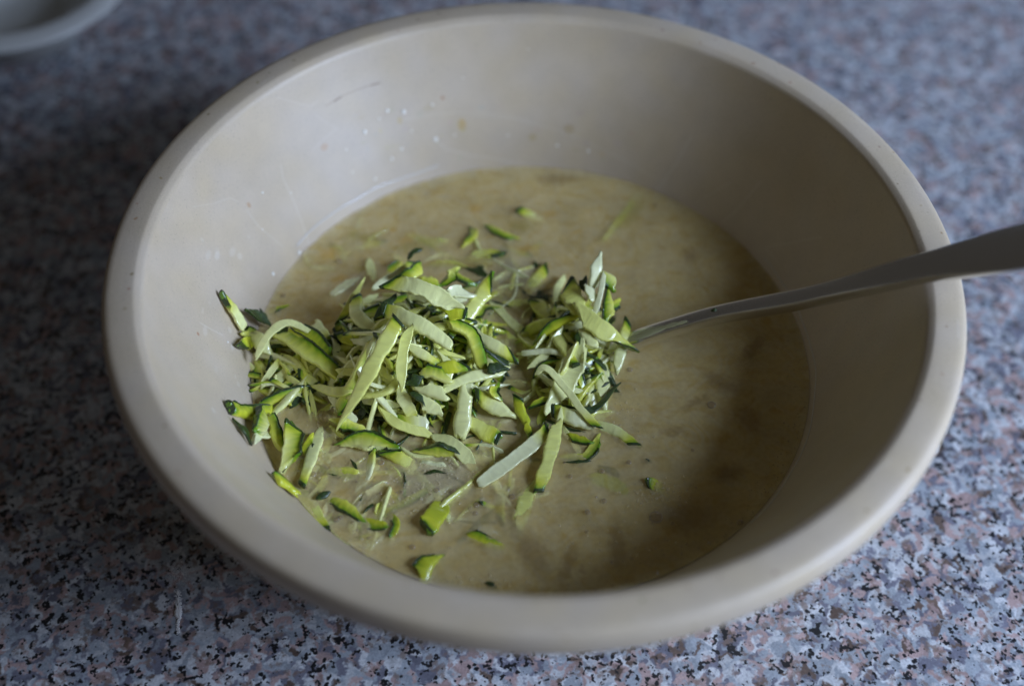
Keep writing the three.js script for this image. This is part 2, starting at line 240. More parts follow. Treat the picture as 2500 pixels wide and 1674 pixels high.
{
  const rip = dataTex(512, 512, (x, y, c) => { c[0] = c[1] = c[2] = 0.5 + 0.3 * n2(x * 0.06, y * 0.06) + 0.14 * n2(x * 0.2, y * 0.2) + 0.06 * n2(x * 0.5, y * 0.5); });
  var surface = mesh('liquid_surface', disc(LIQ, 0.00022, 0.0003), new THREE.MeshPhysicalMaterial({ color: 0xffffff, transmission: 1, thickness: 0, roughness: 0.05, ior: 1.34, bumpMap: rip, bumpScale: 0.0006 }), batter);
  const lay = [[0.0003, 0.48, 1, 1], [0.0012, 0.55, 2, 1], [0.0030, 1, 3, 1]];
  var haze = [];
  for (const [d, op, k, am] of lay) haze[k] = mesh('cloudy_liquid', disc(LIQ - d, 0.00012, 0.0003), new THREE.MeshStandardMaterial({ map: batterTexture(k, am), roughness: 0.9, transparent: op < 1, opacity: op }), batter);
  // bubbles: the large ones one by one, the foam as one mass
  const bm = new THREE.MeshPhysicalMaterial({ color: new THREE.Color().setRGB(0.42, 0.30, 0.16), transparent: true, opacity: 0.42, roughness: 0.06 });
  const cap = new THREE.SphereGeometry(1, 20, 8, 0, Math.PI * 2, 0, Math.PI / 2).scale(1, 0.55, 1);
  const ring = new THREE.TorusGeometry(1, 0.13, 6, 24).rotateX(Math.PI / 2), rm = new THREE.MeshPhysicalMaterial({ color: new THREE.Color().setRGB(0.62, 0.55, 0.40), roughness: 0.25, transparent: true, opacity: 0.45 });
  const bub = (px, py, r) => { const p = at(px, py, LIQ + 0.0001); const b = mesh('bubble', cap, bm, batter); b.position.copy(p); b.scale.setScalar(r); const q = mesh('bubble_edge', ring, rm, b); q.position.y = 0; };
  for (const [a, b, r] of [[1602, 1262, 1.9], [1738, 988, 1.3], [1538, 902, 0.9], [930, 1128, 1.0], [1066, 1196, 0.85], [1107, 1200, 0.95], [1250, 1212, 0.9], [1475, 1222, 0.8], [1392, 1162, 0.7], [638, 950, 0.9], [690, 963, 0.9], [673, 967, 0.6], [697, 975, 0.6], [1809, 1276, 1.0], [1621, 1409, 0.8], [764, 1157, 0.9], [1163, 1233, 0.8], [1147, 1240, 0.6], [690, 721, 0.9], [827, 637, 0.9], [820, 1268, 0.9], [830, 1263, 0.7], [1007, 1335, 0.8], [980, 1201, 0.6], [1600, 500, 0.6], [1345, 1132, 0.6], [632, 888, 0.7]]) bub(a, b, r / 1000);
  for (let i = 0; i < 30; i++) bub(rr(660, 1720), rr(1090, 1380), lerp(0.35, 0.85, rnd() ** 2) / 1000);
  const foam = [], M = new THREE.Matrix4(), Q = new THREE.Quaternion();
  const dot = (p, r) => { if (Math.hypot(p.x, p.z) < wallR(LIQ) - r * 0.5) foam.push(M.clone().compose(p, Q, V(r, r * 0.6, r))); };
  const cloud = (px, py, sx, sy, n, r0 = 0.16, r1 = 0.55) => { for (let i = 0; i < n; i++) { const g = () => (rnd() + rnd() + rnd() - 1.5) / 1.5; dot(at(px + g() * sx, py + g() * sy, LIQ + 0.0001), lerp(r0, r1, rnd() ** 3) / 1000); } };
  cloud(650, 940, 60, 90, 420, 0.14, 0.55); cloud(650, 780, 50, 90, 140); cloud(1060, 1180, 190, 90, 190); cloud(990, 1230, 150, 90, 90); cloud(1600, 1210, 130, 60, 150); cloud(1560, 1330, 300, 110, 170); cloud(760, 1130, 40, 90, 120); cloud(860, 1330, 140, 60, 130); cloud(1520, 1000, 90, 120, 70); cloud(1180, 1420, 200, 30, 60); cloud(1100, 1130, 40, 40, 60); cloud(780, 1030, 60, 60, 80);
  for (let i = 0; i < 460; i++) { const a = rr(-1.45, 0.45) - Math.PI / 2 + Math.PI / 2, R = wallR(LIQ) - Math.abs(rr(0, 1) ** 2) * 0.007; dot(V(R * Math.cos(a), LIQ + 0.0002, -R * Math.sin(a)), lerp(0.12, 0.42, rnd() ** 3) / 1000); }
  for (let i = 0; i < 700; i++) { const a = rr(0, 2 * Math.PI), R = wallR(LIQ) - rnd() ** 2 * 0.003; dot(V(R * Math.cos(a), LIQ + 0.0004, R * Math.sin(a)), lerp(0.1, 0.3, rnd() ** 3) / 1000); }
  const fm = new THREE.InstancedMesh(new THREE.SphereGeometry(1, 8, 4, 0, Math.PI * 2, 0, Math.PI / 2), new THREE.MeshPhysicalMaterial({ color: new THREE.Color().setRGB(0.80, 0.70, 0.42), transparent: true, opacity: 0.3, roughness: 0.1 }), foam.length);
  foam.forEach((m, i) => fm.setMatrixAt(i, m)); fm.name = 'foam'; fm.userData.kind = 'stuff'; fm.castShadow = fm.receiveShadow = true; batter.add(fm);
}
// batter dried and splashed on the wall above the liquid
{
  const pos = []; const drops = [[945, 270, 1.0], [985, 273, 1.3], [890, 322, 1.2], [1063, 340, 1.3], [980, 363, 0.8], [956, 388, 0.9], [1055, 255, 0.8], [915, 436, 0.8], [640, 470, 0.7], [730, 616, 1.1], [666, 668, 1.1], [845, 365, 0.6], [1005, 320, 0.6], [925, 290, 0.6], [1360, 355, 0.8], [1436, 368, 0.9], [622, 868, 1.2], [640, 560, 0.5], [735, 840, 0.5], [860, 420, 0.5], [1130, 190, 0.5], [1240, 330, 0.6], [1110, 330, 0.6], [710, 470, 0.5], [555, 835, 0.6], [1290, 120, 0.4]];
  const gs = drops.map(([a, b, r]) => { const p = onWall(a, b, 0.0001), g = new THREE.SphereGeometry(r * 0.00062, 14, 10); g.scale(1, 1, 0.4); g.lookAt(V(-p.x, Math.hypot(p.x, p.z) * 0.53, -p.z)); return g.translate(p.x, p.y, p.z); });
  const o = mesh('batter_splashes', mergeGeometries(gs), new THREE.MeshPhysicalMaterial({ color: new THREE.Color().setRGB(0.90, 0.86, 0.74), roughness: 0.25 }));
  o.userData = { kind: 'stuff', label: 'tiny shiny batter drops splashed on the inner bowl wall', category: 'splashes' };
  // the wet line left by the batter a little above its surface
  const pts = (a0, a1, y, n) => { const q = []; for (let i = 0; i <= n; i++) { const a = lerp(a0, a1, i / n), yy = y + 0.0005 * n2(a * 4, 3), r = wallR(yy) - 0.00005; q.push(V(r * Math.cos(a), yy, -r * Math.sin(a))); } return new THREE.CatmullRomCurve3(q); };
  const D = Math.PI / 180, wet = new THREE.MeshPhysicalMaterial({ color: new THREE.Color().setRGB(0.76, 0.73, 0.66), roughness: 0.2, clearcoat: 1, clearcoatRoughness: 0.08 });
  mesh('batter_line', new THREE.TubeGeometry(pts(112 * D, 152 * D, LIQ + 0.0042, 40), 120, 0.00028, 6), wet).userData = { label: 'thin white wet line of batter on the lit left bowl wall', category: 'batter line' };
  mesh('batter_line', new THREE.TubeGeometry(pts(-45 * D, 28 * D, LIQ + 0.0030, 60), 140, 0.00016, 6), wet).userData = { label: 'faint line of dried batter on the shaded right bowl wall', category: 'batter line' };
}

// ---------- spoon ----------
{
  const o = thing('spoon', 'stainless steel spoon handle leaning over the right rim, its head under the shreds', 'spoon');
  const K = [[1240, 905, 0.0415, 4, 3.0], [1390, 880, 0.0425, 5.2, 3.4], [1485, 858, 0.0455, 6.4, 4.0], [1560, 824, 0.0515, 6.2, 4.6], [1640, 798, 0.0570, 6.0, 4.9], [1750, 767, 0.0645, 6.2, 5.0], [1970, 724, 0.0790, 7.4, 5.0], [2226, 658, 0.0990, 11.4, 4.7], [2500, 600, 0.1165, 19, 4.3], [2700, 560, 0.128, 23, 3.8], [2900, 528, 0.139, 24, 3.2], [3000, 515, 0.144, 15, 2.6]];
  const c = new THREE.CatmullRomCurve3(K.map((k) => at(k[0], k[1], k[2])), false, 'centripetal'), n = 150, m = 42, pos = [], idx = [];
  const val = (t, i) => { const f = clamp(t * (K.length - 1), 0, K.length - 1.001), a = Math.floor(f), s = f - a, q = s * s * (3 - 2 * s); return lerp(K[a][i], K[a + 1][i], q) / 1000; };
  // flat top with a broad rolled far edge and a narrower near one, upright sides
  const SEC = new THREE.CatmullRomCurve3([[1, -0.55], [1.0, 0.25], [0.93, 0.62], [0.78, 0.88], [0.4, 1.0], [-0.1, 1.02], [-0.45, 0.96], [-0.72, 0.78], [-0.92, 0.42], [-1.0, -0.1], [-0.97, -0.6], [-0.75, -0.95], [0, -1], [0.8, -0.95]].map(([a, b]) => V(a, b, 0)), true, 'centripetal');
  for (let i = 0; i <= n; i++) {
    const t = i / n, p = c.getPoint(t), T = c.getTangent(t), S = T.clone().cross(V(0, 1, 0)).normalize(), U = S.clone().cross(T).normalize(), w = val(t, 3) / 2, h = val(t, 4) / 2;
    for (let j = 0; j < m; j++) {
      const sp = SEC.getPoint(j / m), x = sp.x * w, z = sp.y * h;
      const q = p.clone().addScaledVector(S, x).addScaledVector(U, z); pos.push(q.x, q.y, q.z);
    }
  }
  for (let i = 0; i < n; i++) for (let j = 0; j < m; j++) { const a = i * m + j, b = i * m + (j + 1) % m; idx.push(a, a + m, b, b, a + m, b + m); }
  for (const [s, f] of [[0, 0], [n * m, 1]]) { const ci = pos.length / 3; const p = c.getPoint(f); pos.push(p.x, p.y, p.z); for (let j = 0; j < m; j++) f ? idx.push(s + j, ci, s + (j + 1) % m) : idx.push(s + j, s + (j + 1) % m, ci); }
  const g = new THREE.BufferGeometry(); g.setAttribute('position', new THREE.Float32BufferAttribute(pos, 3)); g.setIndex(idx); g.computeVertexNormals();
  const steel = new THREE.MeshStandardMaterial({ color: new THREE.Color().setRGB(0.80, 0.79, 0.77), metalness: 1, roughness: 0.27 });
  mesh('handle', g, steel, o);
  const sm = [[1556, 822, 1.6], [1572, 815, 2.0], [1590, 808, 1.9], [1606, 803, 1.4], [1640, 793, 1.1], [1664, 787, 0.8]].map(([a, b, r]) => { const p = at(a, b, lerp(0.0515, 0.0600, (a - 1560) / 110) + 0.0024), q = new THREE.SphereGeometry(r / 1000, 14, 8); q.scale(2.6, 0.22, 0.9); return q.rotateZ(0.45).translate(p.x, p.y, p.z); });
  mesh('batter_smear', mergeGeometries(sm), new THREE.MeshPhysicalMaterial({ color: new THREE.Color().setRGB(0.66, 0.64, 0.36), roughness: 0.2, transparent: true, opacity: 0.4 }), o);
  const hd = new THREE.SphereGeometry(1, 32, 12, 0, Math.PI * 2, Math.PI / 2, Math.PI / 2), hp = at(1230, 900, LIQ - 0.003), dir = at(1485, 858, LIQ).sub(at(1230, 900, LIQ));
  const b = mesh('spoon_head', hd, new THREE.MeshStandardMaterial({ color: new THREE.Color().setRGB(0.80, 0.79, 0.77), metalness: 1, roughness: 0.27, side: THREE.DoubleSide }), o);
  b.scale.set(0.030, 0.010, 0.020); b.position.copy(hp); b.rotation.y = -Math.atan2(dir.z, dir.x);
}

// ---------- grated zucchini ----------
const fleshBump = dataTex(256, 256, (x, y, c) => { c[0] = c[1] = c[2] = 0.5 + 0.22 * n2(x * 0.12, y * 0.35) + 0.2 * n2(x * 0.4, y * 0.5) + 0.25 * (rnd() - 0.5); });
fleshBump.repeat.set(60, 60);
const fleshMat = new THREE.MeshPhysicalMaterial({ vertexColors: true, roughness: 0.28, bumpMap: fleshBump, bumpScale: 0.00014, ior: 1.42, clearcoat: 1, clearcoatRoughness: 0.08 });
const skinMap = dataTex(128, 128, (x, y, c) => { const s = n2(x * 0.25, y * 0.25), d = rnd() < 0.035 ? 0.12 : 0; const e = 1 + 0.5 * s; c[0] = toS(0.024 * e + d * 0.6); c[1] = toS(0.052 * e + d); c[2] = toS(0.007 * e + d * 0.25); }, true);
skinMap.repeat.set(50, 50);
const skinMat = new THREE.MeshPhysicalMaterial({ map: skinMap, vertexColors: true, roughness: 0.38, bumpMap: fleshBump, bumpScale: 0.0002, clearcoat: 0.55, clearcoatRoughness: 0.16 });
const PALE = [0.93, 0.94, 0.38], WHITE = [0.95, 0.96, 0.52], YELLOW = [0.76, 0.77, 0.045], GREEN = [0.15, 0.32, 0.012];
const mixc = (a, b, t) => [lerp(a[0], b[0], t), lerp(a[1], b[1], t), lerp(a[2], b[2], t)];
// one strip: swept along a curve, thin across, frayed at the edges; skin 'S','E' at its ends, 'L','R' along an edge, 'T' over its upper face
function strip(c, w, th, tone, skin, sh, n, m, t0, t1, s0, s1, lift, isSkin) {
  const { roll, taper, sd, twist, slant } = sh, pos = [], col = [], uv = [], idx = [], L = c.getLength();
  for (let i = 0; i <= n; i++) {
    const t = lerp(t0, t1, i / n), p = c.getPoint(clamp(t, 0, 1)), T = c.getTangent(clamp(t, 0, 1));
    if (t < 0) p.addScaledVector(T, t * L); if (t > 1) p.addScaledVector(T, (t - 1) * L);
    let N = roll.clone().addScaledVector(T, -roll.dot(T)).normalize().applyAxisAngle(T, twist * (t - 0.5)); const S = T.clone().cross(N).normalize();
    const tip = clamp(t < 0.5 ? lerp(taper[0], 1, Math.min(1, t * (taper[0] < 0.4 ? 2.2 : 5))) : lerp(taper[1], 1, Math.min(1, (1 - t) * (taper[1] < 0.4 ? 2.2 : 5))), 0.04, 1);
    const closeEnd = isSkin ? 1 : Math.sqrt(clamp(Math.min(t + 0.015, 1.015 - t) / 0.05, 0.03, 1));
    for (let j = 0; j < m; j++) {
      const a = j / m * 2 * Math.PI, ca = Math.cos(a), sa = Math.sin(a);
      let x = Math.sign(ca) * Math.abs(ca) ** 0.5, z = Math.sign(sa) * Math.abs(sa) ** 0.6 * (1 - 0.25 * Math.abs(x));
      const xs = lerp(s0, s1, (x + 1) / 2), fray = 1 + 0.16 * n2(t * 2.3 + sd, 5) + 0.08 * n2(t * L * 130 + sd, Math.sign(xs) * 7 + sd) + 0.06 * n2(t * L * 1100 + sd, Math.sign(xs) * 3);
      const X = xs * w / 2 * tip * closeEnd * fray, cup = sh.curl * w * (xs * xs);
      const rag = isSkin ? 0 : 0.22 * w * n2(xs * 2.6 + sd, t < 0.5 ? 1 : 8) * (t < 0.5 ? smooth(0.2 - t, 0, 0.2) : smooth(t - 0.8, 0, 0.2)), sl = rag + xs * w * (t < 0.5 ? slant[0] * (1 - smooth(t, 0, 0.35)) : slant[1] * (1 - smooth(1 - t, 0, 0.35)));
      const q = p.clone().addScaledVector(T, sl).addScaledVector(S, X).addScaledVector(N, (z * th / 2 + lift) * (0.5 + 0.5 * closeEnd) + cup + 0.035 * th * n2(t * L * 200 + sd, xs * 2.5) + 0.035 * th * n2(t * L * 1500 + sd, xs * 5));
      pos.push(q.x, q.y, q.z); uv.push(t * L / 1, X);
      if (isSkin) { const k = 1 + 0.5 * n2(t * 14 + sd, xs * 3 + sd), g = clamp(n2(t * 6 + sd, xs) * 0.8 + 0.25, 0, 1); col.push(k * (1 + g * 0.9), k * (1 + g * 0.6), k); continue; }
      let d = 9; if (skin.includes('S')) d = Math.min(d, t * L); if (skin.includes('E')) d = Math.min(d, (1 - t) * L); if (skin.includes('L')) d = Math.min(d, (1 + xs) * w / 2 * 1.1); if (skin.includes('R')) d = Math.min(d, (1 - xs) * w / 2 * 1.1); if (skin.includes('T')) d = Math.min(d, 0.001 + 0.0012 * (sa < 0));
      d += 0.0006 * n2(t * 7 + sd, xs * 3);
      let k = mixc(tone, YELLOW, 1 - smooth(d, 0.0010, 0.0078)); k = mixc(k, GREEN, 1 - smooth(d, 0.0003, 0.0030));
      const e = 1 + 0.10 * n2(t * L * 420 + sd, xs * 3 + sd) + 0.06 * n2(t * L * 1300, xs * 8); col.push(k[0] * e, k[1] * e, k[2] * e);
    }
  }
  for (let i = 0; i < n; i++) for (let j = 0; j < m; j++) { const a = i * m + j, b = i * m + (j + 1) % m; idx.push(a, b, a + m, b, b + m, a + m); }
  for (const [row, f] of [[0, 0], [n, 1]]) {
    const ci = pos.length / 3; let x = 0, y = 0, z = 0; for (let j = 0; j < m; j++) { const k = (row * m + j) * 3; x += pos[k]; y += pos[k + 1]; z += pos[k + 2]; }
    pos.push(x / m, y / m, z / m); uv.push(0, 0); const k = row * m * 3; col.push(col[k], col[k + 1], col[k + 2]);
    for (let j = 0; j < m; j++) f ? idx.push(row * m + j, row * m + (j + 1) % m, ci) : idx.push(row * m + (j + 1) % m, row * m + j, ci);
  }
  const g = new THREE.BufferGeometry(); g.setAttribute('position', new THREE.Float32BufferAttribute(pos, 3)); g.setAttribute('uv', new THREE.Float32BufferAttribute(uv, 2)); g.setAttribute('color', new THREE.Float32BufferAttribute(col, 3)); g.setIndex(idx); g.computeVertexNormals(); return g;
}
function shred(pts, wmm, tone, skin, label, opt = {}) {
  const o = opt.deep ? new THREE.Group() : thing('zucchini_shred', label, 'zucchini shred', opt.group);
  const c0 = pts.reduce((a, p) => a.add(p), V(0, 0, 0)).multiplyScalar(1 / pts.length); o.position.copy(c0);
  let q = pts.map((p) => p.clone().sub(c0));
  if (q.length === 2) { const d = q[1].clone().sub(q[0]), s = d.clone().cross(V(0, 1, 0)).normalize(); q.splice(1, 0, q[0].clone().lerp(q[1], rr(0.42, 0.58)).addScaledVector(s, d.length() * (opt.bow ?? rr(-0.09, 0.09))).addScaledVector(V(0, 1, 0), d.length() * (opt.arch ?? rr(0.0, 0.06)))); }
  const c = new THREE.CatmullRomCurve3(q), w = wmm * 1.04 / 1000, th = (opt.th ?? clamp(wmm * 0.58, 1.3, 3.0)) / 1000, L = c.getLength();
  const roll = opt.roll ?? V(rr(-0.35, 0.35), 1, rr(-0.1, 0.6)).normalize();
  const taper = opt.taper ?? [skin.includes('S') ? rr(0.65, 1) : rnd() < (opt.group ? 0.28 : 0.1) ? 0.2 : rr(0.5, 1), skin.includes('E') ? rr(0.65, 1) : rnd() < (opt.group ? 0.28 : 0.1) ? 0.2 : rr(0.5, 1)];
  const sh = { roll, taper, curl: opt.curl ?? rr(-0.12, 0.22),  sd: rr(0, 100), twist: opt.twist ?? rr(-0.9, 0.9), slant: [rr(-0.7, 0.7), rr(-0.7, 0.7)] };
  const n = opt.deep ? 12 : clamp(Math.round(L * 1000 * 1.7), 14, 44), k = Math.min(0.3, rr(0.0005, 0.0010) / L), e = Math.min(0.7, rr(0.0005, 0.0011) / w * 2);
  if (skin !== 'D') mesh('flesh', strip(c, w, th, tone, skin, sh, n, 14, 0, 1, -1, 1, 0, false), fleshMat, o);
  const st = (...a) => mesh('skin', strip(c, ...a, true), skinMat, o);
  if (skin === 'D') st(w, th * 0.7, tone, '', { ...sh, taper: opt.taper ?? [rr(0.1, 0.6), rr(0.1, 0.6)] }, n, 14, 0, 1, -1, 1, 0);
  if (skin.includes('S')) st(w * 1.04, th * 1.08, tone, '', sh, 6, 14, -k * 0.4, k, -1, 1, 0.00004);
  if (skin.includes('E')) st(w * 1.04, th * 1.08, tone, '', sh, 6, 14, 1 - k, 1 + k * 0.4, -1, 1, 0.00004);
  if (skin.includes('L')) st(w, th * 1.06, tone, '', sh, n, 10, rr(0, 0.2), rr(0.7, 1), -1.08, -1.08 + e, 0.00004);
  if (skin.includes('R')) st(w, th * 1.06, tone, '', sh, n, 10, rr(0, 0.2), rr(0.7, 1), 1.08 - e, 1.08, 0.00004);
  if (skin.includes('T')) st(w * 0.97, th * 0.5, tone, '', sh, n, 14, 0.0, 1, -0.95, 0.95, th * 0.36);
  return o;
}
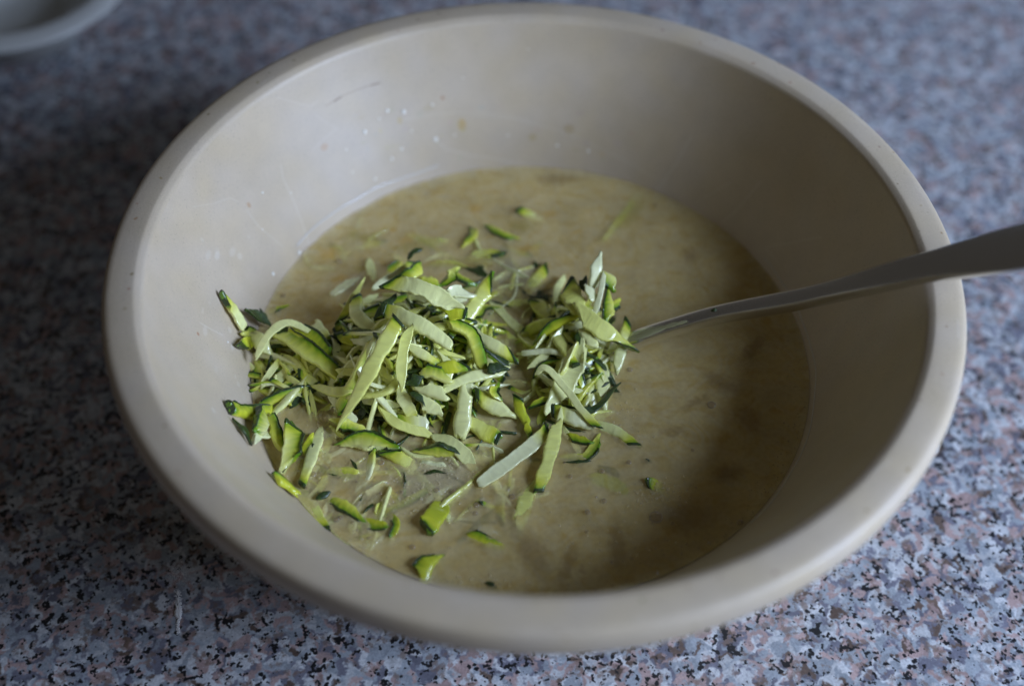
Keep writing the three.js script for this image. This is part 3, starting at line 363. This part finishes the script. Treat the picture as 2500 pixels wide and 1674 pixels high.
// [label, skin, tone, width mm, points as x, y, mm above the batter ('w' = lying on the wall)], placed on the photograph's shreds
const T = { p: PALE, w: WHITE, y: mixc(PALE, YELLOW, 0.45), g: mixc(YELLOW, GREEN, 0.3) };
const SHREDS = [
  // main heap, from the top
  ['wide pale strip across the top of the main heap, green cap at its left end', 'S', 'p', 5.6, [[952, 692, 24], [1030, 706, 25], [1112, 752, 21]]],
  ['wide pale ragged strip just below the topmost strip of the heap', 'S', 'p', 5.0, [[940, 755, 20], [1020, 790, 21], [1104, 846, 17]]],
  ['long yellow-green stick with dark knobbly top running down the heap', 'S', 'y', 5.2, [[972, 782, 25], [912, 890, 18], [838, 1030, 4]], { taper: [1, 0.35, 0] }],
  ['yellow split strip alongside the upper part of the long stick', '', 'y', 3.4, [[1000, 800, 22], [985, 850, 19], [975, 945, 12]]],
  ['pale pointed strip lying diagonally right of the long stick', 'E', 'p', 3.0, [[992, 846, 17], [1035, 866, 16], [1074, 892, 13]]],
  ['dark green skin strip tilted under the topmost pale strip', 'D', 'p', 3.2, [[968, 722, 19], [940, 748, 18], [914, 778, 15]]],
  ['curved pale green shred with green edge left of the heap top', 'S', 'p', 4.2, [[868, 728, 11], [872, 770, 11], [930, 815, 10]]],
  ['thin upright pale sliver left of the heap top, dark at its lower end', 'E', 'y', 2.6, [[888, 686, 11], [862, 730, 9], [832, 784, 6]]],
  ['narrow white strip behind the heap with a green tip at its upper right', 'E', 'w', 2.4, [[908, 704, 8], [955, 675, 9], [1006, 640, 9]]],
  ['curled dark green peel standing up behind the heap', 'D', 'p', 1.9, [[995, 632, 10], [1008, 615, 12], [1030, 608, 12]]],
  ['green flecked chunk behind the topmost strip', 'LS', 'y', 4.2, [[984, 680, 12], [1005, 668, 13], [1024, 652, 12]]],
  ['yellow-green chunk with dark lower edge behind the heap', 'R', 'y', 4.4, [[1024, 686, 12], [1070, 690, 12]]],
  ['pale wedge with green edge at the back right of the heap', 'R', 'p', 4.2, [[1088, 680, 12], [1118, 662, 13]]],
  ['thin pale strip with green lower edge trailing off the back of the heap', 'R', 'p', 2.6, [[1105, 668, 11], [1155, 690, 8]]],
  ['bright white lump beside the right end of the topmost strip', '', 'w', 4.2, [[1092, 712, 19], [1140, 718, 17]]],
  ['pale block below the topmost strip near the white lump', '', 'p', 4.4, [[1075, 735, 17], [1110, 775, 16]]],
  ['broad pale strip with green cap leaning up at the right of the heap', 'E', 'y', 5.4, [[1130, 782, 13], [1165, 735, 15], [1200, 688, 16]]],
  ['yellow piece with dark rounded end between the two wide strips', 'E', 'g', 4.6, [[1083, 762, 19], [1137, 768, 19]]],
  ['long curved strip with green upper edge at the right of the heap', 'L', 'y', 4.2, [[1092, 788, 18], [1148, 815, 15], [1180, 905, 9]]],
  ['plump pale roll with green right end at the edge of the heap', 'E', 'p', 4.0, [[1158, 815, 13], [1210, 845, 13], [1252, 868, 11]]],
  ['long pale forked strip reaching right across the middle of the heap', '', 'p', 3.6, [[1062, 968, 8], [1130, 928, 10], [1240, 904, 8]], { taper: [0.3, 0.8, 0] }],
  ['dark green triangular flake on the forked strip', 'D', 'p', 3.6, [[1190, 902, 11.5], [1236, 898, 11]]],
  ['pale translucent chunk under the pointed strip of the heap', 'L', 'p', 4.4, [[1030, 905, 13], [1092, 922, 12]]],
  ['green and dark chunk at the centre of the heap', 'E', 'g', 4.0, [[1075, 900, 13], [1132, 892, 13]]],
  ['black-green peel patch left of the heap centre', 'D', 'p', 4.2, [[995, 930, 12], [1033, 918, 13]]],
  ['pale jagged shred below the heap centre', '', 'p', 4.2, [[1025, 944, 11], [1088, 962, 10]]],
  ['shiny dark peel scrap at the lower middle of the heap', 'D', 'p', 2.4, [[1004, 957, 10.5], [1034, 988, 8.5]]],
  ['small pale block beneath the shiny dark peel scrap', '', 'p', 4.6, [[1020, 975, 8], [1066, 1012, 5]]],
  ['translucent pale lump half sunk below the heap', 'S', 'w', 5.4, [[975, 1030, 2.5], [1045, 1036, 2]]],
  ['pale flat shred under the lower tip of the long stick', 'R', 'p', 3.8, [[818, 1034, 2], [888, 1058, 1]]],
  ['pale strip slanting left of the long stick', '', 'p', 3.8, [[812, 840, 6], [846, 905, 5], [868, 945, 4]]],
  ['green skinned shred tucked left of the long stick', 'S', 'g', 4.0, [[830, 818, 8], [885, 838, 8]]],
  ['pale short piece standing between two left heap shreds', '', 'p', 4.2, [[880, 822, 9], [895, 865, 8]]],
  ['pale wedge with a dark right side at the left foot of the heap', 'E', 'p', 4.6, [[768, 792, 4], [808, 838, 5]]],
  ['yellow-green strip left of the heap with dark lower end', 'LE', 'y', 5.4, [[684, 812, 6], [750, 860, 8], [830, 922, 6]]],
  ['green-edged strip lying above the yellow-green strip at left', 'L', 'g', 4.8, [[716, 802, 8], [770, 830, 9], [800, 868, 7]]],
  ['thin pale arched sliver at the left of the heap', '', 'p', 2.6, [[624, 872, 6], [660, 812, 11], [704, 788, 12], [768, 818, 9]]],
  ['whitish leaf-like shred under the thin arched sliver', '', 'p', 5.2, [[616, 812, 6], [640, 842, 5], [662, 872, 2]]],
  ['dark green peel in front of the arched sliver', 'D', 'p', 3.0, [[668, 812, 7], [714, 808, 8]]],
  // on the left wall
  ['pale shred climbing highest up the left bowl wall, green cap on top', 'S', 'p', 3.6, [[536, 734, 'w'], [560, 765, 'w'], [584, 806, 'w']]],
  ['dark green peel strip stuck across the highest wall shred', 'D', 'p', 3.8, [[582, 764, 'w', 2.6], [610, 780, 'w', 2.8], [640, 798, 'w', 2.6]]],
  ['small green nub standing beside the dark peel strip', 'D', 'p', 2.4, [[630, 762, 'w', 1], [640, 786, 'w', 1.5]]],
  ['green rounded nub low on the left bowl wall', 'S', 'g', 4.2, [[576, 850, 'w'], [622, 838, 'w']]],
  ['pale green scrap below the dark peel strip on the wall', 'L', 'p', 3.6, [[588, 812, 'w'], [616, 818, 'w']]],
  ['small green curl afloat right of the wall shreds', 'R', 'g', 2.4, [[660, 768, 0.4], [696, 750, 0.4]]],
  ['yellow-green mass half under the batter left of the heap', 'L', 'g', 7, [[648, 905, -0.3], [728, 918, 0]]],
  ['bright green scrap above the lower left cluster', 'E', 'g', 2.8, [[742, 902, 2.5], [746, 985, 1.0]]],
  ['dark peel bud beside the bright green scrap', 'D', 'p', 2.6, [[716, 935, 2.5], [732, 908, 3]]],
  ['dark green shred end highest in the lower left cluster on the wall', 'SL', 'g', 4.8, [[552, 1000, 'w'], [600, 1012, 'w'], [655, 1006, 'w']]],
  ['white shred in the lower left cluster with green left side', 'R', 'w', 5.0, [[618, 1014, 'w', 2.5], [612, 1072, 'w', 2.5]]],
  ['round white shred end at the bottom of the lower left cluster', '', 'w', 2.8, [[608, 1084, 'w', 1], [644, 1074, 'w', 2]]],
  ['green-edged folded shred in the middle of the lower left cluster', 'L', 'y', 3.8, [[658, 1014, 3.5], [672, 1050, 3.2], [684, 1098, 2]]],
  ['broad pale wedge with dark right edge in the lower left cluster', 'LS', 'p', 5.4, [[715, 1045, 4], [714, 1090, 3.2], [706, 1138, 2]]],
  ['brownish green peel lying along the wall under the cluster', 'D', 'p', 2.8, [[570, 1035, 'w', 0.3], [604, 1084, 'w', 0.3]]],
  ['green shred nub at the batter edge below the lower left cluster', 'L', 'g', 4.0, [[664, 1172, 'w'], [692, 1192, 'w'], [716, 1212, 'w']]],
  ['pale strip running to a green tip at the lower left batter edge', 'E', 'y', 4.0, [[722, 1192, -0.3], [760, 1240, 0], [792, 1296, 0.4]]],
  // floating in front of the heap
  ['pale narrow strip with green foot beside the lower left cluster', 'E', 'p', 3.4, [[784, 1046, 0.8], [762, 1110, 1.2], [736, 1184, 1.0]]],
  ['green patch of peel beside the pale narrow strip', 'L', 'g', 3.4, [[763, 1072, 0.5], [745, 1118, 0.5]]],
  ['wedge-shaped pale shred with green upper edge floating by itself', 'L', 'p', 5.8, [[832, 1086, 0.8], [885, 1078, 1.6], [942, 1098, 0.6]], { taper: [0.15, 0.7, 0] }],
  ['rounded green-rimmed shred sinking right of the floating wedge', 'S', 'y', 4.8, [[950, 1102, 1.0], [985, 1126, 0.5], [1020, 1160, -1.2]]],
  ['long dark green peel lying flat on the batter in front of the heap', 'L', 'y', 4.6, [[1014, 1098, 1.0], [1075, 1098, 1.6], [1138, 1108, 0.8]], { roll: V(0, 0.35, 0.94), taper: [0.1, 0.1, 0] }],
  ['pale ragged shred behind the long flat dark peel', '', 'p', 4.6, [[1055, 1072, 1], [1110, 1092, 1], [1166, 1145, -1.0]]],
  ['pale upright rectangular shred in front of the heap', '', 'p', 5.2, [[1122, 1068, 1.2], [1130, 1010, 5], [1138, 950, 8.5]], { taper: [0.8, 0.95, 0] }],
  ['pale shred with dark right end beside the upright rectangular one', 'E', 'y', 5.4, [[1145, 1020, 1.8], [1180, 1050, 1], [1218, 1072, 0]]],
  ['glistening pale strip with green corner sloping into the batter', 'S', 'p', 5.0, [[1162, 962, 6], [1200, 985, 4.2], [1240, 1018, 1.2]]],
  ['small dark crescent of peel behind the glistening strip', 'L', 'y', 3.0, [[1208, 940, 7], [1204, 958, 7], [1224, 978, 5]]],
  ['narrow green shred hanging down into the batter', 'S', 'g', 3.2, [[1264, 968, 4], [1272, 1005, 2.4], [1292, 1038, 0.8]]],
  ['small bright yellow-green shred end below the hanging one', 'E', 'g', 2.2, [[1283, 1034, 1.8], [1297, 1068, 0.8]]],
  ['short pale shred with green lower edge beside the right heap', 'R', 'y', 2.4, [[1294, 990, 3], [1348, 972, 4]]],
  ['long pale curved shred in front with green right end', 'E', 'w', 4.2, [[1166, 1184, -0.4], [1230, 1140, 0.8], [1290, 1095, 1.6], [1338, 1052, 2.4]], { taper: [0.8, 1] }],
  ['pale forked shred with dark tip pointing down at front centre', 'E', 'y', 4.4, [[1360, 1030, 4], [1342, 1110, 2.2], [1314, 1200, 0.2]], { taper: [0.8, 0.7] }],
  ['thin pale stalk joining the front forked shred from above', '', 'p', 2.2, [[1372, 1004, 4.5], [1350, 1090, 2.8], [1330, 1170, 1.2]]],
  ['submerged pale shred below the dark-tipped forked one', '', 'y', 5.2, [[1292, 1190, -0.5], [1278, 1240, -0.8], [1260, 1296, -1.1]]],
  ['bright yellow-green wedge with dark lower end near the front rim', 'S', 'g', 6.0, [[1040, 1290, 0.9], [1060, 1262, 1.0], [1095, 1220, -0.8]]],
  ['dark edged shred almost under the batter near the front rim', 'L', 'g', 3.6, [[1148, 1302, 0], [1190, 1322, 0.1], [1226, 1330, 0.4]]],
  ['green wedge with dark back edge nearest the front rim', 'L', 'g', 5.6, [[1022, 1412, 0.6], [1038, 1378, 1.2], [1078, 1362, 0.8]]],
  ['small dark peel dot close to the front rim', 'D', 'p', 2.2, [[1190, 1428, 0.2], [1212, 1434, 0.2]]],
  ['yellow-green shred with dark lower edge left of front centre', 'R', 'y', 3.8, [[800, 1218, 0.2], [840, 1236, 0.9], [884, 1262, 0.2]]],
  ['dark flake at the left end of the yellow-green front shred', 'D', 'p', 2.6, [[774, 1212, 1.0], [806, 1200, 1.0]]],
  ['blurred dark peel sinking in the batter at front left', 'D', 'p', 2.6, [[890, 1248, 0.0], [922, 1210, -0.9]]],
  ['dark scrap with yellow top at front left', 'R', 'g', 3.6, [[893, 1278, 0.2], [948, 1284, 0.3]]],
  ['thin green curl beside the dark scrap at front left', 'R', 'g', 2.2, [[952, 1256, 0.2], [968, 1280, 0.6], [956, 1312, 0.2]]],
  ['submerged yellow-green shred in the middle of the front left batter', 'R', 'y', 4.2, [[796, 1150, -0.7], [868, 1160, 0.1]]],
  ['thin dark peel thread above the submerged front left shred', 'D', 'p', 1.2, [[857, 1123, 0.3], [872, 1152, 0.2]]],
  ['thin dark arc of peel under the long flat dark peel', 'D', 'p', 1.1, [[1038, 1158, 0.1], [1062, 1150, 0.5], [1086, 1156, 0.1]]],
  ['tiny dark scrap with green tail in front of the heap', 'S', 'g', 1.9, [[1173, 1228, 0.3], [1212, 1240, -0.3]]],
  // right heap, over the spoon
  ['pale upright stub standing highest on the right heap', '', 'w', 4.0, [[1457, 630, 22], [1454, 662, 20], [1446, 708, 15]], { taper: [0.9, 0.9, 0] }],
  ['square pale chunk beside the upright stub on the right heap', 'R', 'w', 4.4, [[1474, 676, 18], [1502, 700, 16]]],
  ['thin white sliver crossing down the right heap', '', 'w', 1.9, [[1475, 668, 20], [1466, 715, 17], [1450, 772, 12]], { taper: [0.6, 0.4, 0] }],
  ['dark peel flake at the back of the right heap', 'D', 'p', 2.8, [[1424, 680, 15], [1430, 714, 14]]],
  ['yellow-green block on the left side of the right heap', 'S', 'y', 6.2, [[1388, 700, 12], [1402, 735, 13], [1420, 772, 12]]],
  ['small pale flake below the upright stub', '', 'w', 3.2, [[1436, 700, 17], [1448, 732, 15]]],
  ['translucent green slice on the right side of the right heap', 'R', 'p', 3.8, [[1484, 705, 15], [1488, 780, 11]]],
  ['green nub with dark underside at the far right of the right heap', 'R', 'y', 3.4, [[1484, 754, 12], [1512, 738, 12]]],
  ['large pale wedge pointing at the spoon, dark green lower edge', 'E', 'y', 6.6, [[1412, 765, 14], [1460, 800, 13], [1532, 848, 8]], { taper: [0.9, 0.2, 0] }],
  ['long green strip with dark pointed ends across the right heap', 'L', 'g', 3.4, [[1294, 850, 3], [1352, 795, 9], [1438, 758, 13]], { taper: [0.2, 0.2, 0] }],
  ['pale forked sliver under the long green strip of the right heap', '', 'p', 2.6, [[1296, 898, 3], [1340, 855, 6], [1368, 800, 9]]],
  ['dim green strip sunk left of the right heap', 'S', 'y', 4.4, [[1304, 738, 2], [1350, 796, 3]]],
  ['dim pale strip under the batter with dark top, behind the right heap', 'S', 'y', 5.0, [[1334, 655, 0.2], [1298, 700, -0.3], [1258, 752, -0.7]]],
  ['thin pale dim sliver between the two heaps', '', 'p', 2.4, [[1378, 678, 1.5], [1354, 760, 2]]],
  ['pale shred with dark upper tip just left of the spoon neck', 'S', 'p', 3.4, [[1532, 786, 8], [1520, 845, 6], [1502, 902, 3]]],
  ['dark oval peel spot in the middle of the right heap', 'D', 'p', 2.0, [[1410, 812, 11.5], [1416, 840, 11]]],
  ['pale small flake below the middle of the right heap', '', 'p', 4.0, [[1422, 806, 11], [1452, 848, 10]]],
  ['large translucent pale slab down the front of the right heap', '', 'p', 7.2, [[1428, 856, 9], [1395, 905, 6.5], [1356, 990, 3]], { taper: [0.7, 0.8, 0] }],
  ['long thin looping pale shred with dark tip on the slab', 'E', 'p', 2.4, [[1310, 916, 10], [1328, 898, 12], [1378, 945, 9], [1420, 1000, 6], [1458, 1042, 3]], { taper: [0.5, 1, 0] }],
  ['dim pale shred at the right foot of the right heap', '', 'p', 4.6, [[1474, 888, 2.5], [1468, 985, 0.6]]],
  ['pale chunky shred crossing below the looping shred', 'S', 'w', 5.2, [[1350, 1002, 3], [1400, 1018, 3.4], [1452, 1034, 1.5]]],
  ['pale shred tapering into the batter at the right end of the heap', 'E', 'p', 3.8, [[1462, 1040, 1.2], [1510, 1056, 0.9], [1550, 1088, -0.3]]],
  ['dark green crescent afloat below the chunky shred', 'R', 'g', 3.0, [[1390, 1066, 0.8], [1440, 1076, 0.8]]],
  ['submerged pale arc right of the forked front shred', 'R', 'p', 3.4, [[1382, 1122, -0.2], [1430, 1118, -0.2], [1466, 1072, -0.2]]],
  ['faint dark shred under the batter right of front centre', 'D', 'p', 2.2, [[1462, 1138, -0.5], [1512, 1162, -0.6]]],
  ['faint green shred under the batter beside the faint dark one', '', 'g', 4.6, [[1440, 1168, -1.0], [1530, 1200, -1.2]]],
  ['lone dark speck of peel right of front centre', 'D', 'p', 1.6, [[1574, 1120, -0.2], [1588, 1128, -0.2]]],
  ['dark-headed shred farthest right under the batter', 'S', 'g', 3.6, [[1578, 1180, -0.1], [1622, 1206, -0.9]]],
  ['dark peel streak below the right heap', 'D', 'p', 1.6, [[1382, 1128, 0.3], [1438, 1128, 0.1]]],
  ['small dark speck right of the right heap', 'D', 'p', 1.3, [[1496, 952, 0.2], [1512, 956, 0.2]]],
  ['tiny dark peel scrap stuck to the spoon neck', 'D', 'p', 1.3, [[1588, 806, 10.4], [1602, 801, 10.9]]],
  ['minute dark fleck stuck higher up the spoon handle', 'D', 'p', 0.9, [[1738, 757, 21.6], [1748, 755, 22.2]]],
  // floating behind the heaps
  ['green-headed pale shred floating farthest back', 'S', 'p', 3.4, [[1266, 512, 0.3], [1296, 528, 0.1], [1330, 540, -0.5]]],
  ['pale shred with green right edge floating at the back', 'R', 'p', 3.0, [[1188, 550, 0.3], [1222, 570, 0.5], [1260, 584, 0.3]]],
  ['dark green crescent floating at the back', 'R', 'y', 2.8, [[1160, 558, 0.5], [1152, 580, 0.5], [1130, 596, 0.2]]],
  ['pale sunken strip left of the floating crescent', '', 'y', 3.6, [[1002, 574, -0.6], [1080, 596, -0.8]]],
  ['yellow-green shred with dark end behind the heaps', 'E', 'y', 3.4, [[1146, 628, 0.2], [1185, 622, 0.3], [1218, 624, 0.5]]],
  ['dark green peel sunk between back batter and heap', 'D', 'p', 4.4, [[1152, 658, 0.1], [1186, 668, 0.0]]],
  ['long thin sunken green shred at the far right back', '', 'g', 2.4, [[1568, 466, -0.9], [1520, 528, -0.7], [1472, 590, -0.6]]],
  ['pale strip standing half sunk behind the left of the heap', '', 'p', 3.0, [[897, 636, 0.3], [906, 686, 0.4]]],
  ['whitish sunken strip at the back left of the heap', '', 'w', 3.0, [[806, 724, 0.2], [866, 682, 0.3]]],
  ['small dark peel speck behind the gap between the heaps', 'D', 'p', 1.9, [[1304, 638, 0.4], [1313, 652, 0.3]]],
  ['olive dark shred behind the narrow white strip', 'L', 'g', 3.0, [[945, 662, 0.5], [978, 642, 0.6]]],
  ['thin dark peel in the gap left of the right heap', 'D', 'p', 1.8, [[1326, 714, 1.2], [1340, 738, 1.2]]],
];
const place = (q, skin) => { const low = typeof q[0][2] === 'number' && Math.max(...q.map((p) => p[2])) < 1.7, n = q.length - 1, d0 = /^[LR]*S/.test(skin) ? 0 : skin.includes('E') ? 1 : rnd(); return q.map(([a, b, h, o], i) => (h === 'w' ? onWall(a, b, ((o ?? 1) + 0.6) / 1000) : at(a, b, LIQ + (low ? h * 1.1 - 0.2 - 1.4 * Math.abs(d0 - i / n) * (skin === 'D' ? 0.2 : 1) : h) / 1000))); };
for (const [label, skin, tone, w, pts, opt] of SHREDS) {
  const o = { ...(opt ?? {}) }, P = place(pts, skin);
  if (!o.roll && pts[0][2] === 'w') { const m = P[0].clone().setY(0).normalize(); o.roll = V(-m.x * 0.85, 0.6, -m.z * 0.85).normalize(); }
  if (!o.roll && Math.max(...pts.map((p) => p[2])) < 1.7) o.roll = V(rr(-0.1, 0.1), 1, rr(0, 0.25)).normalize();
  if (!o.roll) o.roll = V(rr(-0.1, 0.35), 0.9, rr(0.1, 0.6)).normalize();
  if (typeof pts[0][2] === 'number' && Math.max(...pts.map((p) => p[2])) < 1.7) o.arch = 0.0;
  shred(P, w, T[tone], skin, label, o);
}
// the rest of the heaps: shreds that nothing tells apart, laid under those above
const HEAPS = [
  { n: 84, m: 300, c: [1000, 850], r: [0.030, 0.027], h: 0.0175, label: 'pale green shred tangled inside the main zucchini heap', group: 'shreds tangled inside the main heap' },
  { n: 26, m: 90, c: [1400, 850], r: [0.013, 0.024], h: 0.0085, label: 'pale green shred packed inside the right zucchini heap', group: 'shreds packed inside the right heap' },
  { n: 12, m: 60, c: [720, 890], r: [0.014, 0.017], h: 0.005, label: 'pale green shred lying in the loose drift left of the main heap', group: 'shreds in the loose drift left of the main heap' },
  { n: 14, m: 80, c: [1130, 1000], r: [0.048, 0.018], h: 0, label: 'pale shred half sunk in the batter along the front foot of the heaps', group: 'half sunk shreds along the front foot of the heaps' },
  { n: 8, m: 44, c: [1240, 760], r: [0.017, 0.022], h: 0, label: 'dim shred half sunk in the batter between the two heaps', group: 'half sunk shreds between the two heaps' },
  { n: 22, m: 60, c: [960, 1170], r: [0.046, 0.026], h: 0, sunk: 1, label: 'blurred shred sunk in the cloudy batter in front of the heaps', group: 'sunk shreds in the batter in front of the heaps' },
  { n: 8, m: 10, c: [1020, 600], r: [0.046, 0.012], h: 0, sunk: 1, label: 'blurred pale shred sunk in the batter behind the heaps', group: 'sunk shreds in the batter behind the heaps' },
];
const under = [[], []];                       // the shreds buried deepest are one mass: flesh, skin
for (const H of HEAPS) {
  const c = at(H.c[0], H.c[1], LIQ + H.h * 0.35);
  for (let i = 0; i < H.n + H.m; i++) {
    const deep = i >= H.n, a = rr(0, 2 * Math.PI), q = Math.sqrt(rnd()) * 0.97, X = c.x + H.r[0] * q * Math.cos(a), Z = c.z + H.r[1] * q * Math.sin(a), top = H.h * Math.pow(Math.max(0, 1 - q * q), 0.75);
    const y = LIQ + top * (deep ? rr(0.02, 0.86) : rr(0.5, 1)) - (H.sunk ? rr(0.0010, 0.0024) : H.h ? 0.0006 : rr(0.0003, 0.0022)), d = rr(0, Math.PI), L = deep ? rr(0.008, 0.019) : rr(0.010, 0.026), sl = rr(-0.35, 0.35) - 0.2 * q, v = V(Math.cos(d), 0, Math.sin(d)), out = V(Math.cos(a), 0, Math.sin(a)).dot(v);
    v.y = H.h ? sl * 0.6 - 0.8 * q * out * (H.h / H.r[0]) : rr(-0.07, 0.07); v.setLength(L / 2);
    const p = V(X, y, Z), k = rnd(), skin = k < 0.28 ? '' : k < 0.5 ? 'S' : k < 0.7 ? 'E' : k < 0.79 ? 'L' : k < 0.88 ? 'R' : k < 0.98 ? 'D' : 'T';
    const m = p.clone().addScaledVector(V(0, 1, 0), L * (H.h ? rr(0, 0.12) : 0)).addScaledVector(v.clone().cross(V(0, 1, 0)), rnd() < 0.35 ? rr(-0.7, 0.7) : rr(-0.25, 0.25));
    const wmm = skin === 'D' ? rr(1.8, 3.0) : deep ? rr(1.3, 3.3) : rnd() < 0.25 ? rr(1.2, 2.0) : rr(2.0, 4.2), o = shred([p.clone().sub(v), m, p.clone().add(v)], wmm, rnd() < 0.5 ? T.p : rnd() < 0.5 ? T.y : T.w, skin, H.label, { group: H.group, deep, roll: V(rr(-0.9, 0.9), rr(0.35, 1), rr(-0.7, 1)).normalize() });
    if (deep) for (const b of o.children) under[b.material === skinMat ? 1 : 0].push(b.geometry.translate(o.position.x, o.position.y, o.position.z));
  }
}
{
  const o = mesh('grated_zucchini', mergeGeometries(under.map((g) => mergeGeometries(g)), true), [fleshMat, skinMat]);
  o.userData = { kind: 'stuff', label: 'mass of grated zucchini buried deep in the heaps', category: 'grated zucchini' };
}

scene.updateMatrixWorld(true);
scene.traverse((o) => { if (o.isMesh && (o.parent.name.startsWith('zucchini_shred') || o.name === 'grated_zucchini' || o.name === 'handle')) wets(o.geometry, o.getWorldPosition(V(0, 0, 0))); });
spreadWet();
surface.geometry = sheet(0, 0.0008); haze[1].geometry = sheet(0.0003, 0.0004);

// ---------- flour spilt on the counter ----------
{
  const M = new THREE.Matrix4(), list = [];
  const grain = (px, py, r) => { const p = at(px, py, r * 0.2); list.push(M.clone().compose(p, new THREE.Quaternion().setFromEuler(new THREE.Euler(rr(0, 6), rr(0, 6), rr(0, 6))), V(r, r * 0.7, r))); };
  const g = () => (rnd() + rnd() + rnd() - 1.5) / 1.5;
  for (let i = 0; i < 420; i++) { const t = rnd(), k = t < 0.45 ? 1 : 0.6; grain(436 - 3 * Math.sin(t * 9) + g() * 11 * k, 1440 + t * 105 + g() * 6, lerp(0.08, 0.30, rnd() ** 2) / 1000 * (t > 0.35 && t < 0.75 ? 1.3 : 1)); }
  for (let i = 0; i < 190; i++) grain(433 + g() * 8, 1495 + g() * 18, rr(0.15, 0.42) / 1000);
  for (let i = 0; i < 760; i++) grain(435 + g() * 46, 1395 + g() * 42, lerp(0.05, 0.2, rnd() ** 3) / 1000);
  for (let i = 0; i < 240; i++) grain(435 + g() * 130, 1420 + g() * 130, lerp(0.03, 0.10, rnd() ** 3) / 1000);
  const o = new THREE.InstancedMesh(new THREE.IcosahedronGeometry(1, 0), new THREE.MeshStandardMaterial({ color: new THREE.Color().setRGB(0.80, 0.78, 0.74), roughness: 1 }), list.length);
  list.forEach((m, i) => o.setMatrixAt(i, m)); o.name = 'flour'; o.userData = { kind: 'stuff', label: 'small streak of white flour spilt on the granite at lower left', category: 'flour' }; o.castShadow = o.receiveShadow = true; scene.add(o);
}

renderer.render(scene, camera);
